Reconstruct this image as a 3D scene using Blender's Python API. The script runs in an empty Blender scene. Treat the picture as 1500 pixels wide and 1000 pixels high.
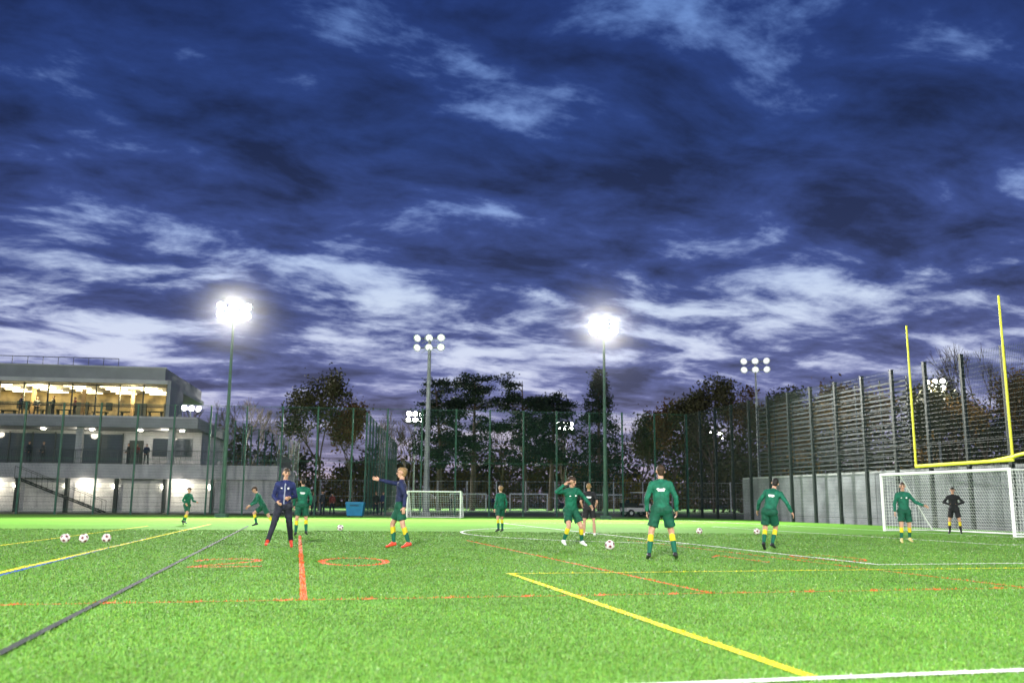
import bpy, math, random
import numpy as np
from mathutils import Vector, Matrix
random.seed(7); rs=np.random.RandomState(11)
S=bpy.context.scene
COL=S.collection
S.view_settings.view_transform='Standard'
try: S.view_settings.look='None'
except Exception: pass
S.view_settings.exposure=0

# ------------------------------------------------------------ materials
MATS={}
def mat(name,col,rough=.7,noise=0.0,nscale=8,bump=0,bscale=40,metal=0,emit=None,estr=0,spec=.3,col2=None):
    if name in MATS: return MATS[name]
    m=bpy.data.materials.new(name); m.use_nodes=True
    nt=m.node_tree; b=nt.nodes['Principled BSDF']
    b.inputs['Roughness'].default_value=rough; b.inputs['Metallic'].default_value=metal
    b.inputs['Specular IOR Level'].default_value=spec
    tc=nt.nodes.new('ShaderNodeTexCoord')
    if noise>0 or col2:
        n=nt.nodes.new('ShaderNodeTexNoise'); n.inputs['Scale'].default_value=nscale; n.inputs['Detail'].default_value=6
        nt.links.new(tc.outputs['Object'],n.inputs['Vector'])
        r=nt.nodes.new('ShaderNodeValToRGB')
        c2=col2 or tuple(min(1,c*(1+noise)) for c in col)
        c1=col if col2 else tuple(c*(1-noise) for c in col)
        r.color_ramp.elements[0].position=.35; r.color_ramp.elements[1].position=.65
        r.color_ramp.elements[0].color=(*c1,1); r.color_ramp.elements[1].color=(*c2,1)
        nt.links.new(n.outputs['Fac'],r.inputs['Fac']); nt.links.new(r.outputs['Color'],b.inputs['Base Color'])
    else: b.inputs['Base Color'].default_value=(*col,1)
    if bump>0:
        n2=nt.nodes.new('ShaderNodeTexNoise'); n2.inputs['Scale'].default_value=bscale; n2.inputs['Detail'].default_value=4
        nt.links.new(tc.outputs['Object'],n2.inputs['Vector'])
        bp=nt.nodes.new('ShaderNodeBump'); bp.inputs['Strength'].default_value=bump; bp.inputs['Distance'].default_value=.02
        nt.links.new(n2.outputs['Fac'],bp.inputs['Height']); nt.links.new(bp.outputs['Normal'],b.inputs['Normal'])
    if emit:
        b.inputs['Emission Color'].default_value=(*emit,1); b.inputs['Emission Strength'].default_value=estr
    MATS[name]=m; return m

# ------------------------------------------------------------ mesh builder
class MB:
    def __init__(s): s.v=[]; s.f=[]; s.m=[]
    def quad(s,a,b,c,d,m=0):
        i=len(s.v); s.v+= [tuple(a),tuple(b),tuple(c),tuple(d)]; s.f.append((i,i+1,i+2,i+3)); s.m.append(m)
    def poly(s,pts,m=0):
        i=len(s.v); s.v+=[tuple(p) for p in pts]; s.f.append(tuple(range(i,i+len(pts)))); s.m.append(m)
    def box(s,x0,x1,y0,y1,z0,z1,m=0,M=None):
        i=len(s.v)
        P=[Vector((x,y,z)) for z in (z0,z1) for (x,y) in ((x0,y0),(x1,y0),(x1,y1),(x0,y1))]
        if M is not None: P=[M@p for p in P]
        s.v+=[tuple(p) for p in P]
        for q in ((3,2,1,0),(4,5,6,7),(0,1,5,4),(1,2,6,5),(2,3,7,6),(3,0,4,7)):
            s.f.append(tuple(i+k for k in q)); s.m.append(m)
    def tube(s,p0,p1,r0,r1=None,n=8,m=0,cap=True):
        r1=r0 if r1 is None else r1
        p0=Vector(p0);p1=Vector(p1); d=p1-p0
        if d.length<1e-6: return
        d.normalize(); w=d.orthogonal().normalized(); u=d.cross(w); i=len(s.v)
        for (p,r) in ((p0,r0),(p1,r1)):
            for k in range(n):
                a=2*math.pi*k/n; s.v.append(tuple(p+w*(r*math.cos(a))+u*(r*math.sin(a))))
        for k in range(n):
            k2=(k+1)%n; s.f.append((i+k,i+k2,i+n+k2,i+n+k)); s.m.append(m)
        if cap:
            s.f.append(tuple(i+n-1-k for k in range(n))); s.m.append(m)
            s.f.append(tuple(i+n+k for k in range(n))); s.m.append(m)
    def path(s,pts,r,n=8,m=0):
        for a,b in zip(pts[:-1],pts[1:]): s.tube(a,b,r,r,n,m)
    def obj(s,name,mats,parent=None,smooth=False):
        me=bpy.data.meshes.new(name); me.from_pydata(s.v,[],s.f)
        for mm in mats: me.materials.append(mm)
        me.polygons.foreach_set('material_index',s.m)
        if smooth: me.polygons.foreach_set('use_smooth',[True]*len(s.f))
        me.update(); o=bpy.data.objects.new(name,me); COL.objects.link(o)
        if parent: o.parent=parent
        return o
def empty(name,loc=(0,0,0),rz=0):
    e=bpy.data.objects.new(name,None); COL.objects.link(e); e.location=loc; e.rotation_euler=(0,0,rz); e.empty_display_size=.3
    return e

# ------------------------------------------------------------ camera
cam=bpy.data.cameras.new('camera'); co=bpy.data.objects.new('camera',cam); COL.objects.link(co)
cam.lens=32; cam.sensor_width=36; cam.clip_end=6000; cam.clip_start=.05
co.matrix_world=Matrix.Translation((0,0,1.08))@Matrix.Rotation(math.radians(100),4,'X')@Matrix.Rotation(math.radians(.4),4,'Z')
cam.dof.use_dof=True; cam.dof.focus_distance=20; cam.dof.aperture_fstop=1.4
S.camera=co

# ------------------------------------------------------------ world (dusk, broken cloud)
W=bpy.data.worlds.new('World'); S.world=W; W.use_nodes=True
nt=W.node_tree; N=nt.nodes; L=nt.links; N.clear()
def nd(t,**k):
    n=N.new(t)
    for a,b in k.items(): setattr(n,a,b)
    return n
def mth(op,a,b=None,c=None,clamp=False):
    n=nd('ShaderNodeMath',operation=op); n.use_clamp=clamp
    for i,x in enumerate((a,b,c)):
        if x is None: continue
        if isinstance(x,(int,float)): n.inputs[i].default_value=x
        else: L.new(x,n.inputs[i])
    return n.outputs[0]
def mrange(x,a,b,c,d,smooth=False):
    n=nd('ShaderNodeMapRange'); 
    if smooth: n.interpolation_type='SMOOTHSTEP'
    L.new(x,n.inputs[0]); n.inputs['From Min'].default_value=a; n.inputs['From Max'].default_value=b
    n.inputs['To Min'].default_value=c; n.inputs['To Max'].default_value=d; return n.outputs[0]
out=nd('ShaderNodeOutputWorld'); bg=nd('ShaderNodeBackground'); tc=nd('ShaderNodeTexCoord')
sep=nd('ShaderNodeSeparateXYZ'); L.new(tc.outputs['Generated'],sep.inputs[0])
z=mth('MAXIMUM',sep.outputs['Z'],0.0); zc=mth('ADD',z,.15)
px=mth('DIVIDE',sep.outputs['X'],zc); py=mth('DIVIDE',sep.outputs['Y'],zc)
cb=nd('ShaderNodeCombineXYZ'); L.new(px,cb.inputs[0]); L.new(py,cb.inputs[1])
m0=nd('ShaderNodeMapping'); L.new(cb.outputs[0],m0.inputs['Vector']); m0.inputs['Rotation'].default_value=(0,0,math.radians(-22))
mp=nd('ShaderNodeMapping'); L.new(m0.outputs[0],mp.inputs['Vector'])
mp.inputs['Scale'].default_value=(1.0,1.35,1); mp.inputs['Location'].default_value=(7.3,2.2,0)
def noise(scale,detail,rough,dist,vec):
    n=nd('ShaderNodeTexNoise'); n.inputs['Scale'].default_value=scale; n.inputs['Detail'].default_value=detail
    n.inputs['Roughness'].default_value=rough; n.inputs['Distortion'].default_value=dist; L.new(vec,n.inputs['Vector']); return n.outputs['Fac']
nA=noise(2.6,8,.58,.35,mp.outputs[0]); nB=noise(.8,2,.5,0,mp.outputs[0]); nC=noise(8,5,.62,.25,mp.outputs[0])
s1=mth('MULTIPLY_ADD',nB,.50,nA); s2=mth('MULTIPLY_ADD',nC,.24,s1)     # mean ~ .87
bo=nd('ShaderNodeValToRGB'); L.new(z,bo.inputs[0]); e=bo.color_ramp.elements
while len(e)<6: e.new(.5)
for q,(p_,v_) in zip(e,((0,.60),(.08,.56),(.15,.64),(.20,.66),(.29,.44),(.5,.32))): q.position=p_; q.color=(v_,v_,v_,1)
s3=mth('ADD',s2,mth('MULTIPLY',mth('SUBTRACT',bo.outputs[0],.5),.30))
gapm=mrange(s3,.865,1.10,0,1,True)
def ramp(stops,fac):
    r=nd('ShaderNodeValToRGB'); cr=r.color_ramp
    while len(cr.elements)<len(stops): cr.elements.new(.5)
    for e,(p,c) in zip(cr.elements,stops): e.position=p; e.color=(*c,1)
    L.new(fac,r.inputs[0]); return r.outputs[0]
z2=mth('MULTIPLY',z,1.6,clamp=True)   # z .5 -> .8
gap=ramp([(0,(.74,.56,.60)),(.10,(.66,.60,.78)),(.20,(.76,.80,1.0)),(.34,(.68,.79,1.0)),(.50,(.34,.50,.90)),(.85,(.17,.33,.76))],z2)
cld=ramp([(0,(.33,.28,.38)),(.08,(.20,.20,.36)),(.20,(.10,.12,.30)),(.36,(.042,.068,.23)),(.60,(.016,.038,.155)),(.85,(.009,.024,.11))],z2)
shd=mrange(s2,.68,1.0,.5,2.0)
vm=nd('ShaderNodeVectorMath',operation='SCALE'); L.new(cld,vm.inputs[0]); L.new(shd,vm.inputs['Scale'])
mx=nd('ShaderNodeMix',data_type='RGBA'); L.new(gapm,mx.inputs['Factor']); L.new(vm.outputs[0],mx.inputs['A']); L.new(gap,mx.inputs['B'])
sky=nd('ShaderNodeTexSky'); sky.sky_type='NISHITA'; sky.sun_disc=False; sky.sun_elevation=math.radians(-3); sky.sun_rotation=math.radians(10)
skv=nd('ShaderNodeVectorMath',operation='SCALE'); L.new(sky.outputs[0],skv.inputs[0]); skv.inputs['Scale'].default_value=.08
ad=nd('ShaderNodeVectorMath',operation='ADD'); L.new(mx.outputs['Result'],ad.inputs[0]); L.new(skv.outputs[0],ad.inputs[1])
L.new(ad.outputs[0],bg.inputs['Color']); bg.inputs['Strength'].default_value=.88; L.new(bg.outputs[0],out.inputs[0])

# ------------------------------------------------------------ pitch frame
ang=math.radians(13); A=Vector((math.cos(ang),math.sin(ang),0)); B=Vector((-math.sin(ang),math.cos(ang),0)); O=Vector((0,14.3,0))
def F(s,t,z=0): return O+A*s+B*t+Vector((0,0,z))
FR0=Vector((21.5,39.8,0)); FRD=Vector((-.2336,.9723,0))      # right fence
CORN=Vector((13.8,71.9,0)); BL=Vector((-48,64.2,0))
# ground base
mb=MB(); mb.quad((-2500,-2500,-.012),(2500,-2500,-.012),(2500,2500,-.012),(-2500,2500,-.012))
mb.obj('ground',[mat('dark_grass',(.03,.05,.018),.9,.4,.6,.3,6)])

def turf_mat(name,base,var):
    m=bpy.data.materials.new(name); m.use_nodes=True; nt=m.node_tree; b=nt.nodes['Principled BSDF']
    b.inputs['Roughness'].default_value=.85; b.inputs['Specular IOR Level'].default_value=.06
    tc=nt.nodes.new('ShaderNodeTexCoord')
    def nz(s,d,r):
        n=nt.nodes.new('ShaderNodeTexNoise'); n.inputs['Scale'].default_value=s; n.inputs['Detail'].default_value=d; n.inputs['Roughness'].default_value=r
        nt.links.new(tc.outputs['Object'],n.inputs['Vector']); return n
    n1=nz(38,6,.75); n2=nz(.35,4,.6); n3=nz(3.5,5,.65)
    def mm(op,a,b_):
        n=nt.nodes.new('ShaderNodeMath'); n.operation=op
        for i,x in enumerate((a,b_)):
            if isinstance(x,(int,float)): n.inputs[i].default_value=x
            else: nt.links.new(x,n.inputs[i])
        return n.outputs[0]
    f=mm('ADD',mm('MULTIPLY',n1.outputs['Fac'],.55),mm('ADD',mm('MULTIPLY',n2.outputs['Fac'],.2),mm('MULTIPLY',n3.outputs['Fac'],.25)))
    r=nt.nodes.new('ShaderNodeValToRGB'); e=r.color_ramp.elements
    e[0].position=.36; e[1].position=.64
    e[0].color=(*[c*(1-var) for c in base],1); e[1].color=(*[c*(1+var) for c in base],1)
    nt.links.new(f,r.inputs[0]); nt.links.new(r.outputs[0],b.inputs['Base Color'])
    bp=nt.nodes.new('ShaderNodeBump'); bp.inputs['Strength'].default_value=.5; bp.inputs['Distance'].default_value=.02
    nt.links.new(n1.outputs['Fac'],bp.inputs['Height']); nt.links.new(bp.outputs[0],b.inputs['Normal'])
    return m
TURF=turf_mat('artificial_turf',(.130,.315,.045),.35)
far_r=FR0+FRD*(-80)
mb=MB(); mb.poly([(BL.x,BL.y,0),(BL.x-6,-45,0),(far_r.x,far_r.y,0),(CORN.x,CORN.y,0)])
mb.obj('pitch',[TURF])
mb=MB(); mb.quad((-90,84,0),(90,84,0),(90,94,0),(-90,94,0)); mb.obj('path',[mat('asphalt',(.06,.06,.06),.9,.3,4)])
mb=MB(); mb.quad((-85,96,0),(70,96,0),(90,190,0),(-85,190,0)); mb.obj('far_pitch',[turf_mat('far_turf',(.17,.36,.09),.2)])

# ------------------------------------------------------------ markings
SEG=[]   # p0,p1,width,color idx
COLS=[(.80,.82,.78),(.80,.72,.02),(.72,.13,.02),(.012,.02,.02),(.03,.13,.5)]
def ln(p0,p1,w,c): SEG.append((Vector(p0).to_2d(),Vector(p1).to_2d(),w,c))
def pl(pts,w,c,close=False):
    q=list(pts)+([pts[0]] if close else [])
    for a,b in zip(q[:-1],q[1:]): ln(a,b,w,c)
ln(F(-26,-8.55),F(24,-8.55),.09,0)
ln(F(0,0.05),F(0,-8.45),.09,1); ln(F(-.05,0),F(22,0),.07,1)
ln(F(-5.2,-30),F(-5.2,27),.07,3)
ln(F(-3.1,-3.3),F(-3.1,16),.08,2); ln(F(1.75,-3.3),F(1.5,12),.06,2); ln(F(6.3,-3.3),F(6.3,12),.05,2)
ln(F(-26,-3.3),F(22,-3.3),.035,2)
for i in range(-26,24):
    if i==-8: continue
    x=i*.914+.35; ln(F(x-.04,-3.3-.05),F(x+.04,-3.3+.05),.1,2)
ln(F(-7.75,-20),F(-7.0,30),.12,1); ln(F(-7.3,-20),F(-7.3,14),.07,4); ln(F(-10.7,-10),F(-9.2,27),.09,1)
ln(F(7.1,1.1),F(7.1,33.5),.10,0); ln(F(7.1,1.1),F(20.8,1.1),.09,0); ln(F(7.1,33.5),F(20.8,33.5),.10,0)
pl([F(11.55-9.15*math.cos(a),17.3+9.15*math.sin(a)) for a in np.linspace(-1.06,1.06,25)],.10,0)
ln(F(15.8,8.1),F(15.8,26.4),.10,0); ln(F(15.8,8.1),F(20.8,8.1),.10,0); ln(F(15.8,26.4),F(20.8,26.4),.1,0)
ln(F(20.85,-8.5),F(20.85,50),.11,0)
def digit(ch,s0,t0,w,h,c,lw=.10):
    if ch=='0': P=[(math.cos(a)*.5+.5,math.sin(a)*.5+.5) for a in np.linspace(0,2*math.pi,25)]
    if ch=='1': P=[(.2,.78),(.55,1),(.55,0)]
    if ch=='2': P=[(.5-.46*math.cos(a),.72+.28*math.sin(a)) for a in np.linspace(0,math.pi*1.1,10)]+[(.05,0),(1,0)]
    pl([F(s0+x*w,t0+y*h) for x,y in P],lw,c)
digit('2',-4.95,2.1,1.15,2.1,2,.13); digit('0',-2.75,2.1,1.15,2.1,2,.13)
digit('1',4.9,2.1,1.0,2.1,2,.07); digit('0',6.8,2.1,1.1,2.1,2,.07)
lm=[mat('line_%d'%i,c,.8,.12,30) for i,c in enumerate(COLS)]
zl={0:.012,1:.008,2:.004,3:.016,4:.006}
mb=MB()
for k,(a,b,w,c) in enumerate(SEG):
    d=(b-a); 
    if d.length<1e-5: continue
    d.normalize(); n=Vector((-d.y,d.x))*w/2; e=d*w*.25; zz=zl[c]+(k%7)*.0003
    P=[a-e-n,b+e-n,b+e+n,a-e+n]; mb.quad(*[(p.x,p.y,zz) for p in P],c)
mb.obj('pitch_markings',lm)

# ------------------------------------------------------------ grass blades
def blades():
    n=430000
    Y=np.exp(rs.uniform(math.log(3.6),math.log(34),n)); X=rs.uniform(-1,1,n)*(.70*Y+1.2)
    wd=.0030*(Y/4.2)**.9; ht=rs.uniform(.012,.027,n)*(1+.015*Y)
    th=rs.uniform(0,2*math.pi,n); ux=np.cos(th)*wd; uy=np.sin(th)*wd
    lx=rs.normal(0,.009,n)+.002; ly=rs.normal(0,.009,n)
    V=np.zeros((n,3,3),np.float32)
    V[:,0]=np.stack([X-ux,Y-uy,np.zeros(n)],1); V[:,1]=np.stack([X+ux,Y+uy,np.zeros(n)],1); V[:,2]=np.stack([X+lx,Y+ly,ht],1)
    base=np.array([.145,.350,.045]); pat=.88+.11*np.sin(X*1.3+2*np.sin(Y*.7))*np.sin(Y*1.1+X*.4)+.07*np.sin(X*4.1+3*np.sin(Y*2.3))*np.sin(Y*3.7+X)
    C=base[None]*(rs.uniform(.45,1.4,n)*pat)[:,None]*np.stack([rs.uniform(.8,1.4,n),np.ones(n),rs.uniform(.7,1.4,n)],1)
    P=np.stack([X,Y],1)
    for (a,b,w,c) in SEG:
        a_=np.array(a);b_=np.array(b);d=b_-a_;Ls=np.linalg.norm(d)
        if Ls<1e-5: continue
        d=d/Ls; q=P-a_; t=np.clip(q@d,0,Ls); r=np.hypot(*(q-t[:,None]*d).T)
        mk=(r<w/2*rs.uniform(.75,1.2,n))&(rs.uniform(0,1,n)<.93)
        C[mk]=np.array(COLS[c])*rs.uniform(.65,1.1,(mk.sum(),1))
    me=bpy.data.meshes.new('grass'); me.vertices.add(3*n); me.vertices.foreach_set('co',V.ravel())
    me.loops.add(3*n); me.loops.foreach_set('vertex_index',np.arange(3*n,dtype=np.int32))
    me.polygons.add(n); me.polygons.foreach_set('loop_start',np.arange(0,3*n,3,dtype=np.int32))
    me.update(calc_edges=True)
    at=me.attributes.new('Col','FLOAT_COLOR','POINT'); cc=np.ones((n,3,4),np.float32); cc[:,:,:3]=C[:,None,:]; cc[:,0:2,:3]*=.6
    at.data.foreach_set('color',cc.ravel())
    m=bpy.data.materials.new('turf_blade'); m.use_nodes=True; b=m.node_tree.nodes['Principled BSDF']
    b.inputs['Roughness'].default_value=.45; b.inputs['Specular IOR Level'].default_value=.34
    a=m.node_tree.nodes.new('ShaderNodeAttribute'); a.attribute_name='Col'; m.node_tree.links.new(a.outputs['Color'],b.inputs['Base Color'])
    me.materials.append(m); o=bpy.data.objects.new('grass',me); COL.objects.link(o)
blades()

# ------------------------------------------------------------ floodlights
STEEL=mat('galvanised_steel',(.22,.24,.25),.5,.15,3,metal=.3)
GREENP=mat('green_painted_steel',(.02,.055,.045),.5,.2,4)
HOUS=mat('lamp_housing',(.45,.46,.47),.4,.1,5)
LENS_ON=mat('lamp_lens_on',(1,1,1),.3,emit=(1,.98,.80),estr=400)
LENS_FAR=mat('lamp_lens_far',(1,1,1),.3,emit=(1,.97,.88),estr=160)
LENS_OFF=mat('lamp_lens_dim',(.8,.8,.8),.2,emit=(.9,.95,1),estr=.7)
LENS_MID=mat('lamp_lens_mid',(.8,.8,.8),.2,emit=(1,.98,.9),estr=8)
def halo_mat(name,dens,R):
    m=bpy.data.materials.new(name); m.use_nodes=True; nt=m.node_tree; nt.nodes.clear()
    o=nt.nodes.new('ShaderNodeOutputMaterial'); v=nt.nodes.new('ShaderNodeVolumeScatter'); t=nt.nodes.new('ShaderNodeTexCoord')
    l=nt.nodes.new('ShaderNodeVectorMath'); l.operation='LENGTH'; nt.links.new(t.outputs['Object'],l.inputs[0])
    r=nt.nodes.new('ShaderNodeMapRange'); r.inputs['From Min'].default_value=0; r.inputs['From Max'].default_value=R; r.inputs['To Min'].default_value=1; r.inputs['To Max'].default_value=0
    nt.links.new(l.outputs['Value'],r.inputs[0]); p=nt.nodes.new('ShaderNodeMath'); p.operation='POWER'; p.inputs[1].default_value=2; nt.links.new(r.outputs[0],p.inputs[0])
    q=nt.nodes.new('ShaderNodeMath'); q.operation='MULTIPLY'; q.inputs[1].default_value=dens; nt.links.new(p.outputs[0],q.inputs[0])
    nt.links.new(q.outputs[0],v.inputs['Density']); v.inputs['Anisotropy'].default_value=.3; nt.links.new(v.outputs[0],o.inputs['Volume']); return m
MR=6.0
HALO=halo_mat('lamp_halo_volume',.0058,MR)  # added scattering volume, imitates the glare halo around lit lamp heads
def mast(loc,H,target,lens,power=0,pole=STEEL,scale=1.0,r=.14,name='floodlight_mast',rows=2,spot=165,halo=False,wide=1.0):
    loc=Vector(loc); tg=Vector(target); mb=MB()
    d=Vector((tg.x-loc.x,tg.y-loc.y,0)).normalized(); sx=Vector((d.y,-d.x,0))
    mb.box(-.35,.35,-.35,.35,0,.25,0); mb.tube((0,0,0),(0,0,2.2),r*1.25,r*1.2,12,0); mb.tube((0,0,2.1),(0,0,H),r,r*.5,12,0)
    for j in range(rows):
        zz=H-.25-j*.60*scale; hw=.62*scale*wide
        mb.tube(-sx*hw+Vector((0,0,zz)),sx*hw+Vector((0,0,zz)),.05,.05,6,0)
        ntl=3
        for i in range(ntl):
            o=sx*((i/(ntl-1)*2-1)*hw)+Vector((0,0,zz))
            ax=(d*math.cos(.55)+Vector((0,0,-math.sin(.55)))).normalized()
            ax=(ax+sx*((i/(ntl-1)-.5)*.5)).normalized()
            c=o+d*.12+Vector((0,0,.06))
            mb.tube(o,c,.03,.03,5,0)
            mb.tube(c-ax*.14,c+ax*.05,.12*scale,.22*scale,14,1)
            mb.tube(c+ax*.05,c+ax*.14,.22*scale,.26*scale,14,1,False)
            mb.tube(c+ax*.051,c+ax*.08,.21*scale,.21*scale,14,2)
        mb.tube((0,0,zz),-sx*.7*hw+Vector((0,0,zz-.4)),.02,.02,4,0); mb.tube((0,0,zz),sx*.7*hw+Vector((0,0,zz-.4)),.02,.02,4,0)
    ob=mb.obj(name,[pole,HOUS,lens]); ob.location=loc
    if power>0:
        l=bpy.data.lights.new('lamp','SPOT'); l.energy=power; l.spot_size=math.radians(spot); l.spot_blend=.6; l.shadow_soft_size=.5; l.color=(1,.985,.92)
        lo=bpy.data.objects.new('lamp',l); COL.objects.link(lo); lo.parent=ob
        lo.location=d*.9+Vector((0,0,H-.6))
        dr=(tg-(loc+Vector((0,0,H-.6)))); lo.rotation_euler=dr.to_track_quat('-Z','Y').to_euler()
    if halo:  # made-up ball of scatter around the head, gives the lamp its glow
        me=bpy.data.meshes.new('halo'); import bmesh; bm=bmesh.new(); bmesh.ops.create_icosphere(bm,subdivisions=3,radius=MR); bm.to_mesh(me); bm.free(); me.materials.append(HALO)
        mo=bpy.data.objects.new('halo',me); COL.objects.link(mo); mo.parent=ob; mo.location=d*.3+Vector((0,0,H-.6))
    return ob
P=48000
mast((-18.4,59,0),13.9,(-8,25,0),LENS_ON,P,GREENP,halo=True,wide=1.3)
mast((6.3,61.5,0),13.5,(2,25,0),LENS_ON,P,GREENP,halo=True,wide=1.1)
mast((-6.7,73,0),14.4,(-14,30,0),LENS_OFF,0,STEEL,r=.24,scale=1.3,wide=1.2)
mast((22,81.4,0),14.0,(10,30,0),LENS_OFF,0,STEEL,scale=1.3,wide=1.2)
mast((45.3,96.6,0),14.3,(20,60,0),LENS_MID,16000,STEEL,scale=1.2)
# masts on the camera side of the pitch
mast((-30,-12,0),14.3,(-10,30,0),LENS_ON,P*.8,GREENP)
mast((-4,-15,0),14.3,(0,28,0),LENS_ON,P*1.1,GREENP)
mast((22,-10,0),14.3,(8,30,0),LENS_ON,P,GREENP)
mast((-48,30,0),14.3,(-10,30,0),LENS_ON,P,GREENP)
for (x,y) in ((-42.7,121),(-14.4,136),(9,152),(38,170)):
    mast((x,y,0),14.2,(x*.6,100,0),LENS_FAR,42000,STEEL,scale=1.5)

# ------------------------------------------------------------ fences
MESHG=mat('fence_wire_green',(.018,.07,.05),.5); MESHK=mat('fence_wire_dark',(.012,.03,.025),.5); POSTG=mat('fence_post_green',(.012,.075,.05),.5,.2,3); POSTK=mat('fence_post_dark',(.008,.014,.013),.5,.2,3)
def fence(name,p0,p1,H,sp,post,wire,pw=.06,step=.10,rw=.0055,hs=.2,rails=(.05,.5,1)):
    p0=Vector(p0);p1=Vector(p1); D=p1-p0; Ln=D.length; d=D.normalized(); nrm=Vector((-d.y,d.x,0)); e=empty(name)
    mb=MB(); n=int(Ln/sp)
    M0=Matrix(((d.x,nrm.x,0,0),(d.y,nrm.y,0,0),(0,0,1,0),(0,0,0,1)))
    for i in range(n+1):
        q=p0+d*(Ln*i/n); hh=H+random.uniform(-.04,.04); mb.box(-pw,pw,-pw,pw,0,hh,0,Matrix.Translation(q)@M0)
        mb.box(-pw*1.2,pw*1.2,-pw*1.2,pw*1.2,hh,hh+.03,0,Matrix.Translation(q)@M0)
    for f in rails: mb.tube(p0+Vector((0,0,H*f-.03))-nrm*(pw+.03),p1+Vector((0,0,H*f-.03))-nrm*(pw+.03),.018,.018,4,0)
    mb.obj('posts',[post],e)
    mb=MB()
    for i in range(int(Ln/step)):
        q=p0+d*(i*step)-nrm*(pw+.01); mb.tube(q+Vector((0,0,.05)),q+Vector((0,0,H)),rw,rw,3,0,False)
    for i in range(int(H/hs)):
        zz=Vector((0,0,.06+i*hs))-nrm*(pw+.018); mb.tube(p0+zz,p1+zz,rw,rw,3,0,False)
    mb.obj('wire_mesh',[wire],e); return e
fence('mesh_fence',BL,CORN,8,2.5,POSTG,MESHG)
fence('mesh_fence',CORN+FRD*.1,FR0+FRD*(-26),8,2.5,POSTK,MESHK,pw=.08,rails=(.05,.5))
fence('mesh_fence',(-24,74,0),(-26,112,0),8,3,POSTG,MESHG,step=.25)
fence('mesh_fence',(-11.5,72.5,0),(-14,112,0),8,3,POSTG,MESHG,step=.25)
fence('mesh_fence',(-80,94.8,0),(80,95.2,0),3.2,3,mat('fence_post_grey',(.35,.37,.37),.5),mat('fence_wire_grey',(.3,.32,.32),.5),step=.3,rw=.006,hs=.4)
# slatted ball-stop screen
mb=MB(); dd=FRD; nn=Vector((dd.y,-dd.x,0))
a=FR0+dd*6.5+nn*.14; b=FR0+dd*22+nn*.14; Ls=(b-a).length
M0=Matrix(((dd.x,nn.x,0,a.x),(dd.y,nn.y,0,a.y),(0,0,1,0),(0,0,0,1)))
for i in range(17): mb.box(0,Ls,0,.05,3.0+i*.27,3.0+i*.27+.085,0,M0)
for i in range(8): mb.box(Ls*i/7-.03,Ls*i/7+.03,.05,.10,2.9,7.6,1,M0)
mb.obj('slatted_screen',[mat('slat_metal',(.022,.028,.034),.6,.3,.6),POSTK])
# concrete panel wall
mb=MB(); a=FR0+dd*(-26)+nn*.5; Ls=51
M0=Matrix(((dd.x,nn.x,0,a.x),(dd.y,nn.y,0,a.y),(0,0,1,0),(0,0,0,1)))
for i in range(17): mb.box(i*3+.015,i*3+2.985,0,.22,0,2.75,i%2*2,M0)
mb.box(0,Ls,.03,.2,2.75,2.86,1,M0)
mb.obj('concrete_wall',[mat('concrete_panel',(.19,.20,.22),.85,.28,.7,.2,20),mat('coping',(.32,.33,.34),.8),mat('concrete_panel_b',(.165,.175,.195),.85,.25,1.1,.2,20)])

# ------------------------------------------------------------ soccer goals
WHITE=mat('white_paint',(.8,.8,.8),.4); NET=mat('net_string',(.72,.74,.74),.8)
def goal(name,c,dirn,back,w,h,db,dt,cell,rs_=.006,rp=.06):
    c=Vector(c); d=Vector(dirn).normalized(); k=Vector(back).normalized(); e=empty(name); mb=MB(); U=Vector((0,0,1))
    p0=c-d*w/2; p1=c+d*w/2
    for p in (p0,p1):
        mb.tube(p,p+U*(h+rp),rp,rp,12); mb.tube(p+U*h,p+U*h+k*dt,.025,.025,8)
        mb.tube(p+U*h+k*dt,p+k*db+U*.04,.025,.025,8); mb.tube(p+U*.04,p+k*db+U*.04,.03,.03,8)
    mb.tube(p0+U*h,p1+U*h,rp,rp,12); mb.tube(p0+k*db+U*.04,p1+k*db+U*.04,.03,.03,8)
    mb.obj('frame',[WHITE],e,False)
    mb=MB(); n=int(w/cell); sl=(db-dt)
    ln_=math.hypot(sl,h)
    def prof(s):
        if s<dt: return k*s+U*h
        f=(s-dt)/ln_; sag=.12*math.sin(math.pi*f); return k*(dt+sl*f-sag)+U*(h*(1-f)+.02)
    tot=dt+ln_; m=int(tot/cell)
    for i in range(n+1):
        q=p0+d*(w*i/n); pts=[q+prof(tot*j/12) for j in range(13)]
        for a,b in zip(pts[:-1],pts[1:]): mb.tube(a,b,rs_,rs_,3,0,False)
    for j in range(m+1):
        o=prof(tot*j/m); mb.tube(p0+o,p1+o,rs_,rs_,3,0,False)
    for p in (p0,p1):
        for j in range(1,int(h/cell)+1):
            zz=h-j*cell; x=dt+sl*(1-zz/h); mb.tube(p+U*max(zz,.02),p+k*x+U*max(zz,.02),rs_,rs_,3,0,False)
        for j in range(1,int(db/cell)):
            x=j*cell; top=h if x<dt else h*(1-(x-dt)/sl); mb.tube(p+k*x+U*.02,p+k*x+U*top,rs_,rs_,3,0,False)
    mb.obj('net',[NET],e); return e
gn=Vector((17.25,31.8,0)); gd=Vector((-.225,.974,0))
goal('soccer_goal',gn+gd*3.6,gd,A,7.2,2.32,2.3,.9,.13,.0065)
goal('soccer_goal',(-5.2,62.5,0),(1,.13,0),(.13,1,0),3.6,1.75,1.2,.5,.16,.007,.05)
goal('soccer_goal',(2.0,104,0),(1,0,0),(0,1,0),4.2,2.0,1.5,.6,.25,.008,.06)
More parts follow.
